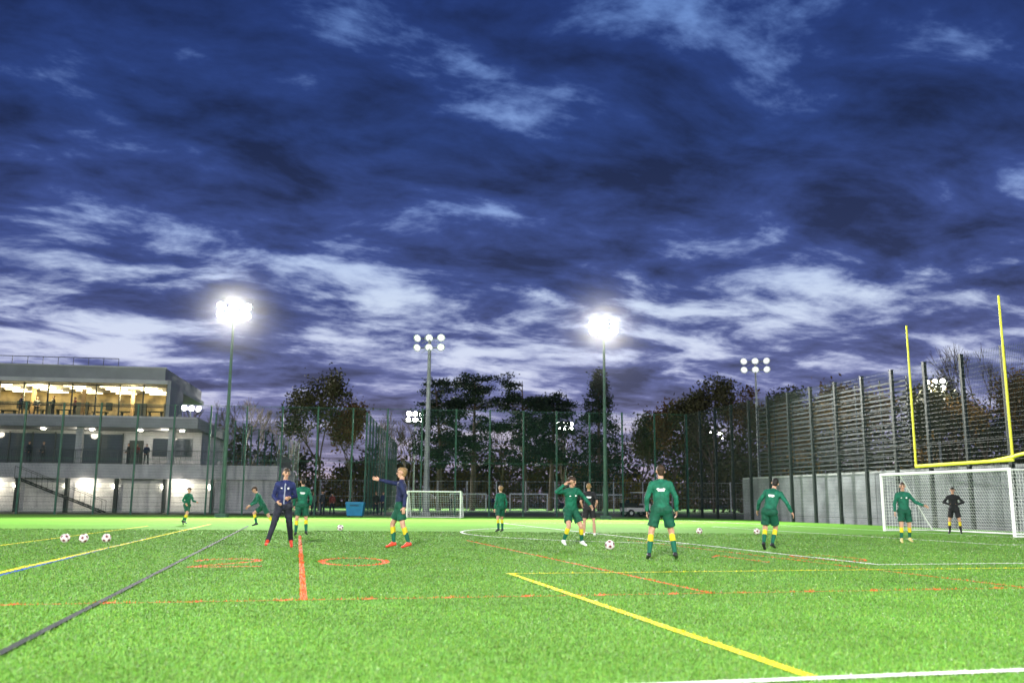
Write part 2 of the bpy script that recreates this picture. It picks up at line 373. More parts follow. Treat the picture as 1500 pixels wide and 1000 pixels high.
goal('soccer_goal',(-5,108,0),(1,0,0),(0,1,0),4.2,2.0,1.5,.6,.25,.008,.06)
goal('soccer_goal',(11,108,0),(1,0,0),(0,1,0),4.2,2.0,1.5,.6,.25,.008,.06)
# american football post
YEL=mat('yellow_paint',(.66,.66,.03),.4)
mb=MB(); n0=Vector((20.75,37.9,0)); f0=Vector((19.95,45.2,0)); U=Vector((0,0,1))
mb.tube(n0+U*2.95,f0+U*2.95,.08,.08,12)
mb.tube(n0+U*2.88,n0+U*9.9,.055,.045,10); mb.tube(f0+U*2.88,f0+U*10,.055,.045,10)
q=n0*.8+f0*.2+U*2.95; g=Vector((.11,-.993,0))
pts=[q]+[n0+g*(-.5+1.9*math.sin(t))+U*(2.95+.22*math.sin(t*2)) for t in np.linspace(.3,1.4,7)]
e1=pts[-1]; pts+= [e1+g*.5*math.sin(t)+U*(-.6*(1-math.cos(t))) for t in np.linspace(.3,1.57,5)]
pts.append(Vector((pts[-1].x,pts[-1].y,0))); mb.path(pts,.08,10)
mb.obj('football_goalpost',[YEL],smooth=False)

# ------------------------------------------------------------ balls
def ball(loc):
    me=bpy.data.meshes.new('football'); import bmesh
    bm=bmesh.new(); bmesh.ops.create_icosphere(bm,subdivisions=4,radius=.112)
    ico=bmesh.new(); bmesh.ops.create_icosphere(ico,subdivisions=1,radius=1); cs=[v.co.normalized() for v in ico.verts]; ico.free()
    for f in bm.faces:
        c=f.calc_center_median().normalized(); m=max(c.dot(k) for k in cs); f.smooth=True
        f.material_index=1 if m>.965 else (2 if .915<m<.935 else 0)
    bmesh.ops.rotate(bm,verts=bm.verts,matrix=Matrix.Rotation(random.uniform(0,3),3,'X')@Matrix.Rotation(random.uniform(0,3),3,'Z'))
    bm.to_mesh(me); bm.free()
    for m in (mat('ball_white',(.78,.78,.78),.35),mat('ball_black',(.12,.02,.03),.4),mat('ball_red',(.5,.04,.05),.4)): me.materials.append(m)
    o=bpy.data.objects.new('football',me); COL.objects.link(o); o.location=(loc[0],loc[1],.118)
for p in ((-11.1,23.2),(-10.66,23.25),(-10.2,23.5),(2.3,21.6),(-6.2,33.8),(6.7,33),(8.75,33)): ball(p)

# ------------------------------------------------------------ people
SK=(.46,.26,.18)
def human(name,loc,rot,H=1.8,vox=.0085,pose={},fit={}):
    k=H/1.8; p=dict(lean=(0,0,1),head=None,look=(0,-1,0),
        ua=(-.22,.05,-1),fa=(-.08,-.25,-1),ub=(.22,.05,-1),fb=(.08,-.25,-1),
        ta=(-.12,0,-1),sa=(-.05,.05,-1),tb=(.12,0,-1),sb=(.05,.05,-1),fta=(-.15,-1,-.25),ftb=(.15,-1,-.25)); p.update(pose)
    g=dict(top='kit_green',sleeve=None,bottom='shorts',bot='kit_green_shorts',sock='sock_green',band='sock_yellow',shoe='boot_black',hair='hair_brown',skin='skin',prt=False,long=True,hairlen=0); g.update(fit)
    sl=g['sleeve'] or g['top']; PR=[]
    def n(v): return Vector(v).normalized()
    def pr(p0,p1,r0,r1,m,lat=None,sw=1,sd=1,flat=False):
        PR.append((Vector(p0),Vector(p1),r0,r1,m,Vector(lat) if lat is not None else None,sw,sd,flat))
    up=n(p['lean']); X=Vector((1,0,0)); X=n(X-up*X.dot(up)); Fr=X.cross(up).normalized()
    if p.get('twist'):
        R=Matrix.Rotation(p['twist'],3,up); X=R@X; Fr=R@Fr
    pel=Vector((0,0,.95)); T=lambda h:pel+up*h
    top=g['top']; sk=g['skin']
    pr(T(-.07),T(.20),.132,.122,top,X,1.24,.88,True); pr(T(.14),T(.40),.120,.138,top,X,1.26,.80)
    shA=T(.455)-X*.17; shB=T(.455)+X*.17
    pr(shA,shB,.064,.064,top); pr(T(.47)-X*.09,T(.47)+X*.09,.072,.072,top); pr(T(.40)-X*.11,T(.40)+X*.11,.09,.09,top)
    pr(T(.50),T(.555),.062,.056,top,None,1,1,True)
    hd=n(p['head'] or up); pr(T(.50),T(.52)+hd*.08,.056,.052,sk)
    lk=n(p['look']); lk=n(lk-hd*lk.dot(hd)); HX=hd.cross(lk).normalized()*-1; Hc=T(.52)+hd*.175+lk*.012
    pr(Hc+hd*.028-lk*.022,Hc+hd*.03+lk*.022,.083,.080,sk,HX,.90,1.0)
    pr(Hc+lk*.02,Hc-hd*.078+lk*.05,.072,.036,sk,HX,.95,1.0)
    pr(Hc+lk*.098+hd*.012,Hc+lk*.112-hd*.020,.009,.014,sk)
    for s in (-1,1):
        pr(Hc+HX*s*.078-lk*.006+hd*.01,Hc+HX*s*.083-lk*.012-hd*.02,.015,.011,sk)
        pr(Hc+HX*s*.031+lk*.092+hd*.012,Hc+HX*s*.035+lk*.091+hd*.012,.0095,.0085,'eye')
        pr(Hc+HX*s*.018+lk*.097+hd*.030,Hc+HX*s*.048+lk*.085+hd*.030,.007,.006,g['hair'])
    pr(Hc-HX*.020+lk*.092-hd*.052,Hc+HX*.020+lk*.092-hd*.052,.008,.008,'lips')
    pr(Hc+hd*.048-lk*.035,Hc+hd*.062+lk*.034,.086,.070,g['hair'],HX,.93,1.0)
    pr(Hc+hd*.03-lk*.045,Hc-hd*.03-lk*.045,.070,.055,g['hair'],HX,1.1,1)
    for s,sh,u,f in ((-1,shA,p['ua'],p['fa']),(1,shB,p['ub'],p['fb'])):
        u=n(u); f=n(f); el=sh+u*.285; wr=el+f*.25
        if g['long']:
            pr(sh,el,.062,.048,sl); pr(el,el+f*.225,.050,.040,sl,None,1,1,False); pr(el+f*.14,el+f*.232,.044,.040,g.get('cuff',sl),None,1,1,True)
        else:
            pr(sh,sh+u*.17,.064,.062,sl,None,1,1,False); pr(sh+u*.1,sh+u*.21,.066,.066,sl,None,1,1,True)
            pr(sh,el,.048,.038,sk)
        pr(el,wr,.040,.027,sk)
        q=Vector((s,0,0)); side=n(q.cross(f)) if abs(q.dot(f))<.95 else n(Vector((0,-1,0))-f*f.y*-1)
        side=n(side-f*side.dot(f)); 
        if side.y>0 and abs(side.y)>.3: side=-side
        nr=n(f.cross(side))
        if nr.x*s>0: nr=-nr
        pc=wr+f*.085
        gl=g.get('glove',sk)
        pr(wr,pc,.026,.030,gl,side,1.25,.55)
        for i,(o,l) in enumerate(((.028,.070),(.010,.080),(-.010,.074),(-.027,.058))):
            a=pc+side*o; b=a+n(f+nr*.25+side*o*6)*l*.55; c=b+n(f+nr*.9)*l*.5
            pr(a,b,.0095,.0088,gl); pr(b,c,.0088,.0075,gl)
        a=wr+f*.03+side*.028; b=a+n(f*.7+side*.7+nr*.3)*.04; pr(a,b,.012,.011,gl); pr(b,b+n(f*.9+side*.25+nr*.5)*.032,.0105,.009,gl)
    hpA=pel-X*.092-up*.03; hpB=pel+X*.092-up*.03; pr(hpA,hpB,.118,.118,g['bot'],None); ft=[]
    for s,hp,t,sh_,fo in ((-1,hpA,p['ta'],p['sa'],p['fta']),(1,hpB,p['tb'],p['sb'],p['ftb'])):
        t=n(t); sh_=n(sh_); fo=n(fo); kn=hp+t*.43; an=kn+sh_*.40; bk=n(-Vector(fo)-sh_*(-Vector(fo)).dot(sh_))
        if g['bottom']=='shorts':
            pr(hp,hp+t*.20,.105,.100,g['bot']); pr(hp+t*.08,hp+t*.315,.098,.106,g['bot'],None,1,1,True)
            pr(hp,kn,.088,.056,sk); pr(kn-t*.01-bk*.006,kn+sh_*.03-bk*.004,.056,.054,sk)
            pr(kn,an,.052,.035,sk); pr(kn+sh_*.07+bk*.012,kn+sh_*.18+bk*.012,.050,.046,g['band'])
            pr(kn+sh_*.055,kn+sh_*.20,.056,.054,g['band'],None,1,1,True)
            pr(kn+sh_*.19+bk*.006,an,.054,.038,g['sock'])
        else:
            pr(hp,kn,.100,.070,g['bot']); pr(kn,an+sh_*.02,.070,.050,g['bot']); pr(an-sh_*.10,an+sh_*.035,.056,.058,g['bot'],None,1,1,True)
        heel=an+sh_*.035+bk*.025; toe=an+sh_*.045+fo*.165
        lat=n(sh_.cross(fo)); pr(an,heel,.040,.038,g['shoe']); pr(heel,toe,.037,.030,g['shoe'],lat,1.15,.9); pr(an+fo*.02,an+sh_*.03+fo*.09,.042,.034,g['shoe'],lat,1,1)
        ft+= [heel.z-.037,toe.z-.030]
    if g['prt']:
        pr(T(.355)-Fr*.105-X*.07,T(.355)-Fr*.105+X*.07,.012,.012,'print_white'); pr(T(.325)-Fr*.105-X*.05,T(.325)-Fr*.105+X*.05,.007,.007,'print_white')
    if g.get('badge'):
        pr(T(.36)+Fr*.104+X*.07,T(.36)+Fr*.104+X*.08,.015,.015,'print_white'); pr(T(.36)+Fr*.108-X*.07,T(.36)+Fr*.108-X*.10,.010,.010,'print_white')
    if g.get('zip'): pr(T(.02)+Fr*.112,T(.48)+Fr*.108,.010,.010,'print_grey')
    dz=-min(ft)+.006
    vs=[];fs=[]
    NS=16
    for (p0,p1,r0,r1,m,lat,sw,sd,flat) in PR:
        d=p1-p0; Ls=d.length; d=d/Ls if Ls>1e-7 else Vector((0,0,1))
        w=lat-d*lat.dot(d) if lat is not None else d.orthogonal(); w.normalize(); q=d.cross(w)
        rings=[]
        if flat: rings=[(p0,r0),(p1,r1)]
        else:
            for a in (-75,-50,-25,0): a=math.radians(a); rings.append((p0+d*r0*math.sin(a),r0*math.cos(a)))
            for a in (0,25,50,75): a=math.radians(a); rings.append((p1+d*r1*math.sin(a),r1*math.cos(a)))
        i=len(vs)
        for c,r in rings:
            for j in range(NS):
                a=2*math.pi*j/NS; vs.append(c+w*(r*sw*math.cos(a))+q*(r*sd*math.sin(a)))
        nr_=len(rings)
        for a in range(nr_-1):
            for j in range(NS):
                j2=(j+1)%NS; fs.append((i+a*NS+j,i+a*NS+j2,i+(a+1)*NS+j2,i+(a+1)*NS+j))
        fs.append(tuple(i+NS-1-j for j in range(NS))); fs.append(tuple(i+(nr_-1)*NS+j for j in range(NS)))
    me=bpy.data.meshes.new('tmp'); me.from_pydata([tuple(v) for v in vs],[],fs); to=bpy.data.objects.new('tmp',me); COL.objects.link(to)
    r=to.modifiers.new('r','REMESH'); r.mode='VOXEL'; r.voxel_size=vox; r.use_smooth_shade=True
    sm=to.modifiers.new('s','SMOOTH'); sm.factor=.5; sm.iterations=1
    dg=bpy.context.evaluated_depsgraph_get(); ev=to.evaluated_get(dg); nm=bpy.data.meshes.new_from_object(ev); nm.name=name
    bpy.data.objects.remove(to); bpy.data.meshes.remove(me)
    nf=len(nm.polygons); cen=np.zeros(nf*3,np.float32); nm.polygons.foreach_get('center',cen); cen=cen.reshape(-1,3)
    best=np.full(nf,1e9); idx=np.zeros(nf,np.int32); names=[]
    for (p0,p1,r0,r1,m,lat,sw,sd,flat) in PR:
        if m not in names: names.append(m)
        d=p1-p0; Ls=d.length; d=d/Ls if Ls>1e-7 else Vector((0,0,1))
        w=lat-d*lat.dot(d) if lat is not None else d.orthogonal(); w.normalize(); q=d.cross(w)
        q0=cen-np.array(p0); tt=q0@np.array(d); tcl=np.clip(tt,0,Ls); rr=r0+(r1-r0)*(tcl/max(Ls,1e-6))
        a=(q0@np.array(w))/sw; b=(q0@np.array(q))/sd; e=tt-tcl
        D=np.maximum(np.hypot(a,b)-rr,np.abs(e)) if flat else np.sqrt(a*a+b*b+e*e)-rr
        if m in('print_white','print_grey','eye','lips'): D=D-.004
        mk=D<best; best[mk]=D[mk]; idx[mk]=names.index(m)
    nv=len(nm.vertices); cv=np.zeros(nv*3,np.float32); nm.vertices.foreach_get('co',cv); cv=cv.reshape(-1,3)
    nn_=np.zeros(nv*3,np.float32); nm.vertices.foreach_get('normal',nn_); nn_=nn_.reshape(-1,3)
    hz=np.array(Hc); dist=np.linalg.norm(cv-hz,axis=1); amp=np.clip((dist-.16)/.1,0,1)*np.clip((cv[:,2]-.45)/.1,0,1)*.0055
    fx=np.sin(cv[:,2]*46+4*np.sin(cv[:,0]*13+k*40)+3*np.cos(cv[:,1]*15))*np.cos(cv[:,0]*21+cv[:,2]*9)
    cv=cv+nn_*(fx*amp)[:,None]; nm.vertices.foreach_set('co',cv.astype(np.float32).ravel())
    nm.materials.clear()
    for m in names: nm.materials.append(HM[m])
    nm.polygons.foreach_set('material_index',idx); nm.polygons.foreach_set('use_smooth',[True]*nf)
    M=Matrix.Scale(k,4)@Matrix.Translation((0,0,dz)); nm.transform(M); nm.update()
    o=bpy.data.objects.new(name,nm); COL.objects.link(o); o.location=(loc[0],loc[1],loc[2] if len(loc)>2 else .004); o.rotation_euler=(0,0,math.radians(rot)); return o
cl=dict(rough=.75,bump=.6,bscale=14)
HM={'kit_green':mat('kit_green',(.006,.105,.062),noise=.25,nscale=9,**cl),'kit_green_shorts':mat('kit_green_shorts',(.004,.07,.04),noise=.25,nscale=9,**cl),
'sock_green':mat('sock_green',(.005,.10,.06),noise=.15,**cl),'sock_yellow':mat('sock_yellow',(.62,.50,.02),noise=.15,**cl),'boot_black':mat('boot_black',(.02,.02,.025),.4),
'boot_red':mat('boot_red',(.55,.05,.02),.4),'boot_white':mat('boot_white',(.75,.75,.75),.4),'boot_yellow':mat('boot_yellow',(.6,.5,.2),.4),
'hair_brown':mat('hair_brown',(.035,.02,.012),.6,.4,60),'hair_blond':mat('hair_blond',(.22,.135,.06),.6,.3,60),'hair_black':mat('hair_black',(.01,.008,.007),.6),
'skin':mat('skin',SK,.5,.08,12),'eye':mat('eye',(.03,.02,.02),.3),'lips':mat('lips',(.35,.12,.10),.5),
'navy':mat('navy_cloth',(.010,.016,.06),noise=.3,**cl),'navy_blue':mat('navy_jacket',(.012,.019,.085),noise=.3,**cl),'black':mat('black_cloth',(.012,.013,.016),noise=.3,**cl),'trouser':mat('dark_trouser',(.014,.016,.028),noise=.3,**cl),
'print_white':mat('print_white',(.75,.75,.75),.6),'print_grey':mat('print_grey',(.25,.27,.35),.6),'sock_black':mat('sock_black',(.015,.015,.018),.8),
'coat_grey':mat('coat_grey',(.05,.055,.065),noise=.3,**cl),'coat_red':mat('coat_red',(.15,.03,.03),noise=.2,**cl)}
human('football_player',(2.92,17.95),172,1.84,pose=dict(lean=(0,-.05,1),look=(.25,-1,-.1),ua=(-.42,.15,-1),fa=(-.02,-.45,-1),ub=(.38,.12,-1),fb=(0,-.3,-1),
  ta=(-.22,-.22,-1),sa=(-.14,.30,-1),tb=(.26,.02,-1),sb=(.12,.22,-1)),fit=dict(prt=True,hair='hair_brown'))
human('coach',(-5.23,21.3),14,1.82,pose=dict(lean=(.03,.02,1),look=(.25,-1,-.08),ua=(-.28,.12,-1),fa=(.35,-.75,-.45),ub=(.25,.3,-1),fb=(-.45,-.8,-.1),
  ta=(-.26,-.48,-1),sa=(-.30,-.05,-1),tb=(.14,.20,-1),sb=(.14,.62,-1),ftb=(.1,-.8,-.75)),fit=dict(top='navy_blue',bottom='long',bot='trouser',shoe='boot_red',hair='hair_brown',badge=True,zip=True))
human('football_player',(-6.45,28.6),190,1.78,pose=dict(look=(.3,-1,0),ua=(-.35,0,-1),fa=(.1,-.5,-.9),ub=(.3,0,-1),fb=(0,-.5,-1),ta=(-.1,-.2,-1),sa=(-.05,.3,-1)),fit=dict(prt=True,hair='hair_black'))
human('football_player',(-9.4,35.1),-70,1.74,pose=dict(lean=(0,-.55,1),ua=(-.2,-.5,-1),fa=(0,-.7,-.7),ub=(.3,-.2,-1),fb=(0,-.9,-.5),ta=(-.1,-1.0,-.8),sa=(0,.3,-1),tb=(.2,.55,-1),sb=(.1,.75,-1),ftb=(0,-.7,-.8)))
human('football_player',(-2.6,21.7),-80,1.90,pose=dict(lean=(0,.05,1),twist=-.15,look=(-.15,-1,.05),ua=(-.30,-1,.14),fa=(-.12,-1,.24),ub=(.30,.40,-1),fb=(.05,-.1,-1),
  ta=(-.1,-.40,-1),sa=(-.05,.10,-1),tb=(.12,.20,-1),sb=(.05,.36,-1)),fit=dict(top='navy',sleeve='navy',hair='hair_blond',shoe='boot_red'))
human('football_player',(1.5,23.2),25,1.84,pose=dict(lean=(-.10,-.28,1),look=(.45,-1,-.45),ua=(-1,-.25,-.05),fa=(.85,-.35,.85),ub=(.9,.1,-.75),fb=(.25,-.75,-.8),
  ta=(-.22,-.62,-1),sa=(-.14,.50,-1),tb=(.30,-.35,-1),sb=(.26,.35,-1)),fit=dict(shoe='boot_white',badge=True))
human('football_coach',(2.5,29.6),176,1.70,pose=dict(ua=(-.4,.05,-1),fa=(.3,-.6,-.8),ub=(.4,.05,-1),fb=(-.3,-.6,-.8),ta=(-.16,0,-1),tb=(.16,0,-1)),fit=dict(top='black',bot='black',band='skin',sock='skin',shoe='boot_white',long=False,hair='hair_blond',prt=True))
human('football_player',(-.37,33.7),215,1.68,pose=dict(ua=(-.3,.1,-1),fa=(-.1,-.3,-1),tb=(.2,.15,-1),sb=(.1,.3,-1),ta=(-.12,-.3,-1)),fit=dict(hair='hair_blond'))
human('football_player',(6.15,22.0),150,1.78,pose=dict(lean=(-.16,-.34,1),look=(.3,-1,-.3),ua=(-.75,.35,-1),fa=(-.35,-.45,-.9),ub=(.75,.15,-1),fb=(.35,-.5,-.9),
  ta=(.02,-.55,-1),sa=(.16,.45,-1),tb=(.10,-.15,-1),sb=(-.04,.75,-1),ftb=(.05,-.8,-.6)),fit=dict(prt=True,hair='hair_black'))
human('football_player',(11.3,26.6),-8,1.72,pose=dict(look=(-.2,-1,0),ua=(-.3,.1,-1),fa=(-.1,-.3,-1),ub=(.6,-.3,-.9),fb=(.8,-.5,-.35),ta=(-.05,-.15,-1),tb=(.12,.1,-1),sb=(.05,.35,-1)),fit=dict(shoe='boot_yellow',badge=True))
human('goalkeeper',(16.95,35.4),-30,1.76,pose=dict(ua=(-.85,.25,-1),fa=(.9,-.35,-.35),ub=(.85,.25,-1),fb=(-.9,-.35,-.35),ta=(-.2,0,-1),tb=(.2,0,-1)),fit=dict(top='black',bot='black',sock='sock_black',band='sock_yellow',hair='hair_black'))
human('football_player',(-14.1,40.3),60,1.62,pose=dict(lean=(0,-.12,1),ua=(-.2,.5,-1),fa=(0,-.8,-.6),ub=(.2,-.3,-1),fb=(0,-1,-.2),ta=(-.05,-.5,-1),sa=(0,.4,-1),tb=(.08,.3,-1),sb=(0,.8,-1),ftb=(0,-.5,-.9)))
k=0
coats=['black','navy','coat_grey','trouser','coat_red']
def spect(x,y,z,rot):
    global k; k+=1
    human('spectator',(x,y,z),rot,random.uniform(1.68,1.86),.016,pose=dict(ua=(-.25,.0,-1),fa=(.3,-random.uniform(.2,1),-.6),ub=(.25,0,-1),fb=(-.3,-random.uniform(.2,1),-.6)),fit=dict(top=coats[k%5],bottom='long',bot='trouser',hair=('hair_brown','hair_black','hair_blond')[k%3]))
for x,y in ((-15.6,69.6),(-14.9,69.9),(-14.2,69.7),(-13.6,70.4),(-10.3,70.6),(-9.7,70.3),(24.5,83),(25.6,83.5),(26.7,82.6),(-6.5,100),(-2,101),(5,99),(13,103)): spect(x,y,0,random.uniform(-40,40))

# ------------------------------------------------------------ clubhouse
CL=empty('clubhouse_building',(-20.2,79,0),math.radians(8.5))
CONC=mat('pale_concrete',(.36,.365,.38),.85,.14,.8,.2,15); FAS=mat('fascia_grey',(.20,.21,.23),.6,.08,1); DARKM=mat('dark_frame',(.02,.025,.025),.5)
PANEL=mat('white_shutter',(.60,.59,.55),.7,.08,2); WARM=mat('warm_interior',(.45,.35,.18),.8,col2=(.12,.10,.07),nscale=.9); GLD=mat('dark_glass',(.03,.04,.05),.08,spec=.6)
STRIP=mat('ceiling_light_strip',(1,1,1),.4,emit=(1,.85,.5),estr=8); WLAMP=mat('wall_lamp_lens',(1,1,1),.4,emit=(1,.93,.75),estr=70)
XL=-40
mb=MB()
mb.box(XL,-5,1.0,18,0,2.8,0); mb.box(-5.0,0,.35,16,0,2.78,0)
mb.box(XL,0.1,0,18,2.80,4.0,0); mb.obj('podium',[CONC],CL)
mb=MB()
for i in range(9):
    x0=-5.4-i*3.9; x1=x0-3.3; mb.box(x1,x0,.90,.997,.12,2.45,0)
    for j in range(1,6): mb.box(x1,x0,.885,.90,.12+j*.38,.135+j*.38,1)
    mb.box(x0-.02,x0+.14,.35,.88,0,2.8,1); mb.box(x1-.5,x1-.38,.35,.88,0,2.8,1)
mb.obj('shutters',[PANEL,DARKM],CL)
mb=MB()
for i in range(10): mb.box(-5.6-i*3.9,-5.35-i*3.9,.80,.88,2.05,2.25,0)
mb.obj('wall_lamps',[WLAMP],CL)
mb=MB()
for i in range(16): mb.box(-20.4+i*.42,-20.4+i*.42+.40,-1.3,-.1,2.62-i*.165,2.66-i*.165,0)
for y in (-1.34,-.08):
    mb.tube((-20.5,y,2.75),(-13.6,y,.02),.07,.07,4); mb.tube((-20.5,y,3.7),(-13.6,y,.95),.025,.025,4)
    for i in range(9): mb.tube((-20.5+i*.86,y,2.75-i*.34),(-20.5+i*.86,y,3.7-i*.34),.018,None,4)
mb.obj('stair',[DARKM],CL)
mb=MB(); mb.box(XL,-7.2,5,18,4.0,7.1,0); mb.box(XL,-14.0,4.88,4.998,4.2,6.8,1); 
for i in range(14): mb.box(-14-i*1.9,-13.9-i*1.9,4.8,4.878,4.1,6.9,2)
mb.box(-13.4,-12.2,4.9,4.998,4.02,6.3,2); mb.box(-11.4,-8.0,4.9,4.998,4.9,6.5,1)
for x in (-9,-16.5,-24,-31.5): mb.box(x-.25,x+.25,.9,1.4,4.0,7.1,0)
mb.obj('first_floor',[CONC,GLD,DARKM],CL)
mb=MB()
for x in (-8.5,-12,-16,-20,-26): mb.box(x-.15,x+.15,2.5,2.8,7.0,7.08,0)
mb.obj('soffit_lamps',[WLAMP],CL)
mb=MB(); mb.box(XL,-6.8,.4,18,7.1,7.95,0); mb.box(XL,-6.9,.5,18,7.95,8.1,1); mb.obj('floor_slab',[FAS,CONC],CL)
mb=MB(); mb.box(XL,-10.3,9,9.2,8.1,10.9,0); mb.box(-10.3,-10.1,5.5,9.2,8.1,10.9,0); mb.box(XL,-10.3,1.8,9,8.1,8.12,1)
for i in range(6): mb.box(-13.5-i*4.2,-13.2-i*4.2,4.6,4.9,8.12,10.9,1)
mb.obj('interior',[WARM,mat('interior_floor',(.16,.11,.06),.5)],CL)
mb=MB()
for j in range(4):
    for i in range(9): mb.box(-12.6-i*3,-10.8-i*3,2.4+j*1.7,2.55+j*1.7,10.72,10.78,0)
mb.obj('ceiling_lights',[STRIP],CL)
mb=MB()
for i in range(12): x=-9.8-i*1.95; mb.box(x-.05,x+.05,1.6,1.75,8.1,10.9,0)
for zz in (8.1,8.95,10.75): mb.box(XL,-9.8,1.62,1.73,zz,zz+.09,0)
for i in range(4): mb.box(-9.85,-9.75,1.7+i*1.3,1.8+i*1.3,8.1,10.9,0)
for i in range(9):
    x=-12-i*2.6; mb.box(x,x+1.3,4.5+.8*(i%3),5.2+.8*(i%3),8.85,8.92,0); mb.box(x+.1,x+.2,4.6+.8*(i%3),5.1+.8*(i%3),8.12,8.85,0); mb.box(x+1.1,x+1.2,4.6+.8*(i%3),5.1+.8*(i%3),8.12,8.85,0)
    mb.box(x+.5,x+1.0+.5*(i%2),8.6,8.95,8.3+.5*(i%3),10.0,0)
mb.obj('window_frames',[DARKM],CL)
mb=MB(); mb.box(XL,-9.6,.7,18,10.9,11.25,1); mb.box(XL,-9.9,1.0,18,11.25,12.35,0); mb.box(XL,-9.8,.95,1.0,12.30,12.42,1); mb.box(-9.6,-9.3,.7,6,8.1,11.25,0)
mb.obj('roof',[FAS,CONC],CL)
def railing(mb,x0,x1,y,z0,h,step=.14,r=.012):
    mb.tube((x0,y,z0+h),(x1,y,z0+h),.03,.03,6); mb.tube((x0,y,z0+.1),(x1,y,z0+.1),.02,.02,4)
    nn_=int((x1-x0)/step)
    for i in range(nn_+1):
        x=x0+(x1-x0)*i/nn_; mb.tube((x,y,z0),(x,y,z0+h),r if i%12 else .03,None,4)
mb=MB(); railing(mb,XL,0,.12,4.0,1.15); railing(mb,XL,-14,1.6,12.35,.8,1.2,.03); 
mb.tube((0,.12,5.15),(0,14,5.15),.03,.03,6)
for i in range(60): mb.tube((0,.12+i*.23,4),(0,.12+i*.23,5.15),.012,None,4)
mb.tube((XL,1.3,9.1),(-9.8,1.3,9.1),.03,.03,6)
mb.obj('railings',[mat('rail_metal',(.06,.065,.07),.5)],CL)
def pl_light(name,loc,e,col,par,rad=.3):
    l=bpy.data.lights.new(name,'POINT'); l.energy=e; l.color=col; l.shadow_soft_size=rad; o=bpy.data.objects.new(name,l); COL.objects.link(o); o.parent=par; o.location=loc
for x in (-13,-21,-30): pl_light('interior_lamp',(x,4.0,10.3),820,(1,.84,.42),CL)
for x in (-8,-15.5,-23,-31): pl_light('wall_lamp',(x,.1,2.5),230,(1,.91,.74),CL)
for x in (-10,-17,-25): pl_light('balcony_lamp',(x,2.8,6.8),160,(1,.9,.7),CL)
cr,sr=math.cos(math.radians(8.5)),math.sin(math.radians(8.5))
for lx,ly,lz in ((-11.7,.7,4),(-12.4,.8,4),(-10.9,.7,4),(-19.2,.8,4),(-20.3,.7,4),(-17.6,2.6,8.12),(-19.5,3,8.12),(-22,2.7,8.12),(-21.2,4,8.12)):
    spect(-20.2+lx*cr-ly*sr,79+lx*sr+ly*cr,lz,random.uniform(-50,50))

# ------------------------------------------------------------ small things : bin, buggy
mb=MB()
P0=[(-.6,-.38,.12),(.6,-.38,.12),(.6,.38,.12),(-.6,.38,.12)]; P1=[(-.7,-.48,1.0),(.7,-.48,1.0),(.7,.48,1.0),(-.7,.48,1.0)]
for i in range(4): j=(i+1)%4; mb.quad(P0[i],P0[j],P1[j],P1[i])
mb.poly(P0[::-1]); mb.box(-.74,.74,-.52,.52,1.0,1.06,0); mb.box(-.7,.7,-.46,.46,1.06,1.14,0); mb.box(-.35,.35,-.55,-.5,.85,.9,1)
for x in (-.5,.5):
    for y in (-.3,.3): mb.tube((x-.03,y,.08),(x+.03,y,.08),.08,None,10,1)
o=mb.obj('wheelie_bin',[mat('blue_plastic',(.008,.13,.30),.5,.1,3),mat('black_rubber',(.015,.015,.015),.7)]); o.location=(-10.5,62.5,0); o.scale=(.85,.85,.9)
mb=MB()
mb.box(-.9,.9,-.55,.55,.35,.62,0); mb.box(.55,.95,-.5,.5,.62,.9,0); mb.box(-.95,-.1,-.55,.55,.62,.95,1); mb.box(-.05,.4,-.45,.45,.62,.8,1)
for x in (0,.75):
    for y in (-.5,.5): mb.tube((x-.05,y,.6),(x,y,1.65),.025,None,6,1)
mb.box(-.15,.85,-.56,.56,1.65,1.70,0)
for x in (-.6,.65):
    for y in (-.56,.56): mb.tube((x,y-.08,.25),(x,y+.08,.25),.25,None,16,1); mb.tube((x,y-.09,.25),(x,y+.09,.25),.12,None,12,0)
o=mb.obj('utility_buggy',[mat('buggy_body',(.55,.56,.56),.4),mat('black_rubber2',(.015,.015,.015),.7)]); o.location=(10.1,75,0); o.rotation_euler=(0,0,.3); o.scale=(1.15,1.15,1.15)

# ------------------------------------------------------------ trees
BARK=mat('bark',(.085,.062,.045),.9,.3,3)
LEAFD=mat('foliage_dark',(.035,.042,.018),.8,col2=(.09,.08,.032),nscale=.6); LEAFA=mat('foliage_autumn',(.16,.08,.02),.8,col2=(.34,.20,.04),nscale=.5)
LEAFB=mat('foliage_turning',(.075,.048,.02),.8,col2=(.18,.10,.03),nscale=.4)
PINE=mat('needles',(.012,.028,.020),.8,col2=(.035,.055,.030),nscale=.8)
def leafobj(centers,per,sig,size,matl,parent,name='foliage'):
    C=np.repeat(np.array(centers,dtype=float),per,axis=0); n=len(C); sg=np.array(sig)
    C=C+rs.normal(0,1,(n,3))*sg; sz=size*rs.uniform(.5,1.3,n)[:,None]
    a=rs.normal(0,1,(n,3)); a/=np.linalg.norm(a,axis=1)[:,None]; b=np.cross(a,rs.normal(0,1,(n,3))); b/=np.linalg.norm(b,axis=1)[:,None]
    V=np.stack([C-a*sz,C-b*sz*.45,C+a*sz,C+b*sz*.45],1).astype(np.float32)
    me=bpy.data.meshes.new(name); me.vertices.add(4*n); me.vertices.foreach_set('co',V.ravel()); me.loops.add(4*n); me.loops.foreach_set('vertex_index',np.arange(4*n,dtype=np.int32))
    me.polygons.add(n); me.polygons.foreach_set('loop_start',np.arange(0,4*n,4,dtype=np.int32)); me.update(calc_edges=True)
    me.materials.append(matl); o=bpy.data.objects.new(name,me); COL.objects.link(o)
    if parent: o.parent=parent
    return o
def rv(s): return Vector((random.gauss(0,s),random.gauss(0,s),random.gauss(0,s)))
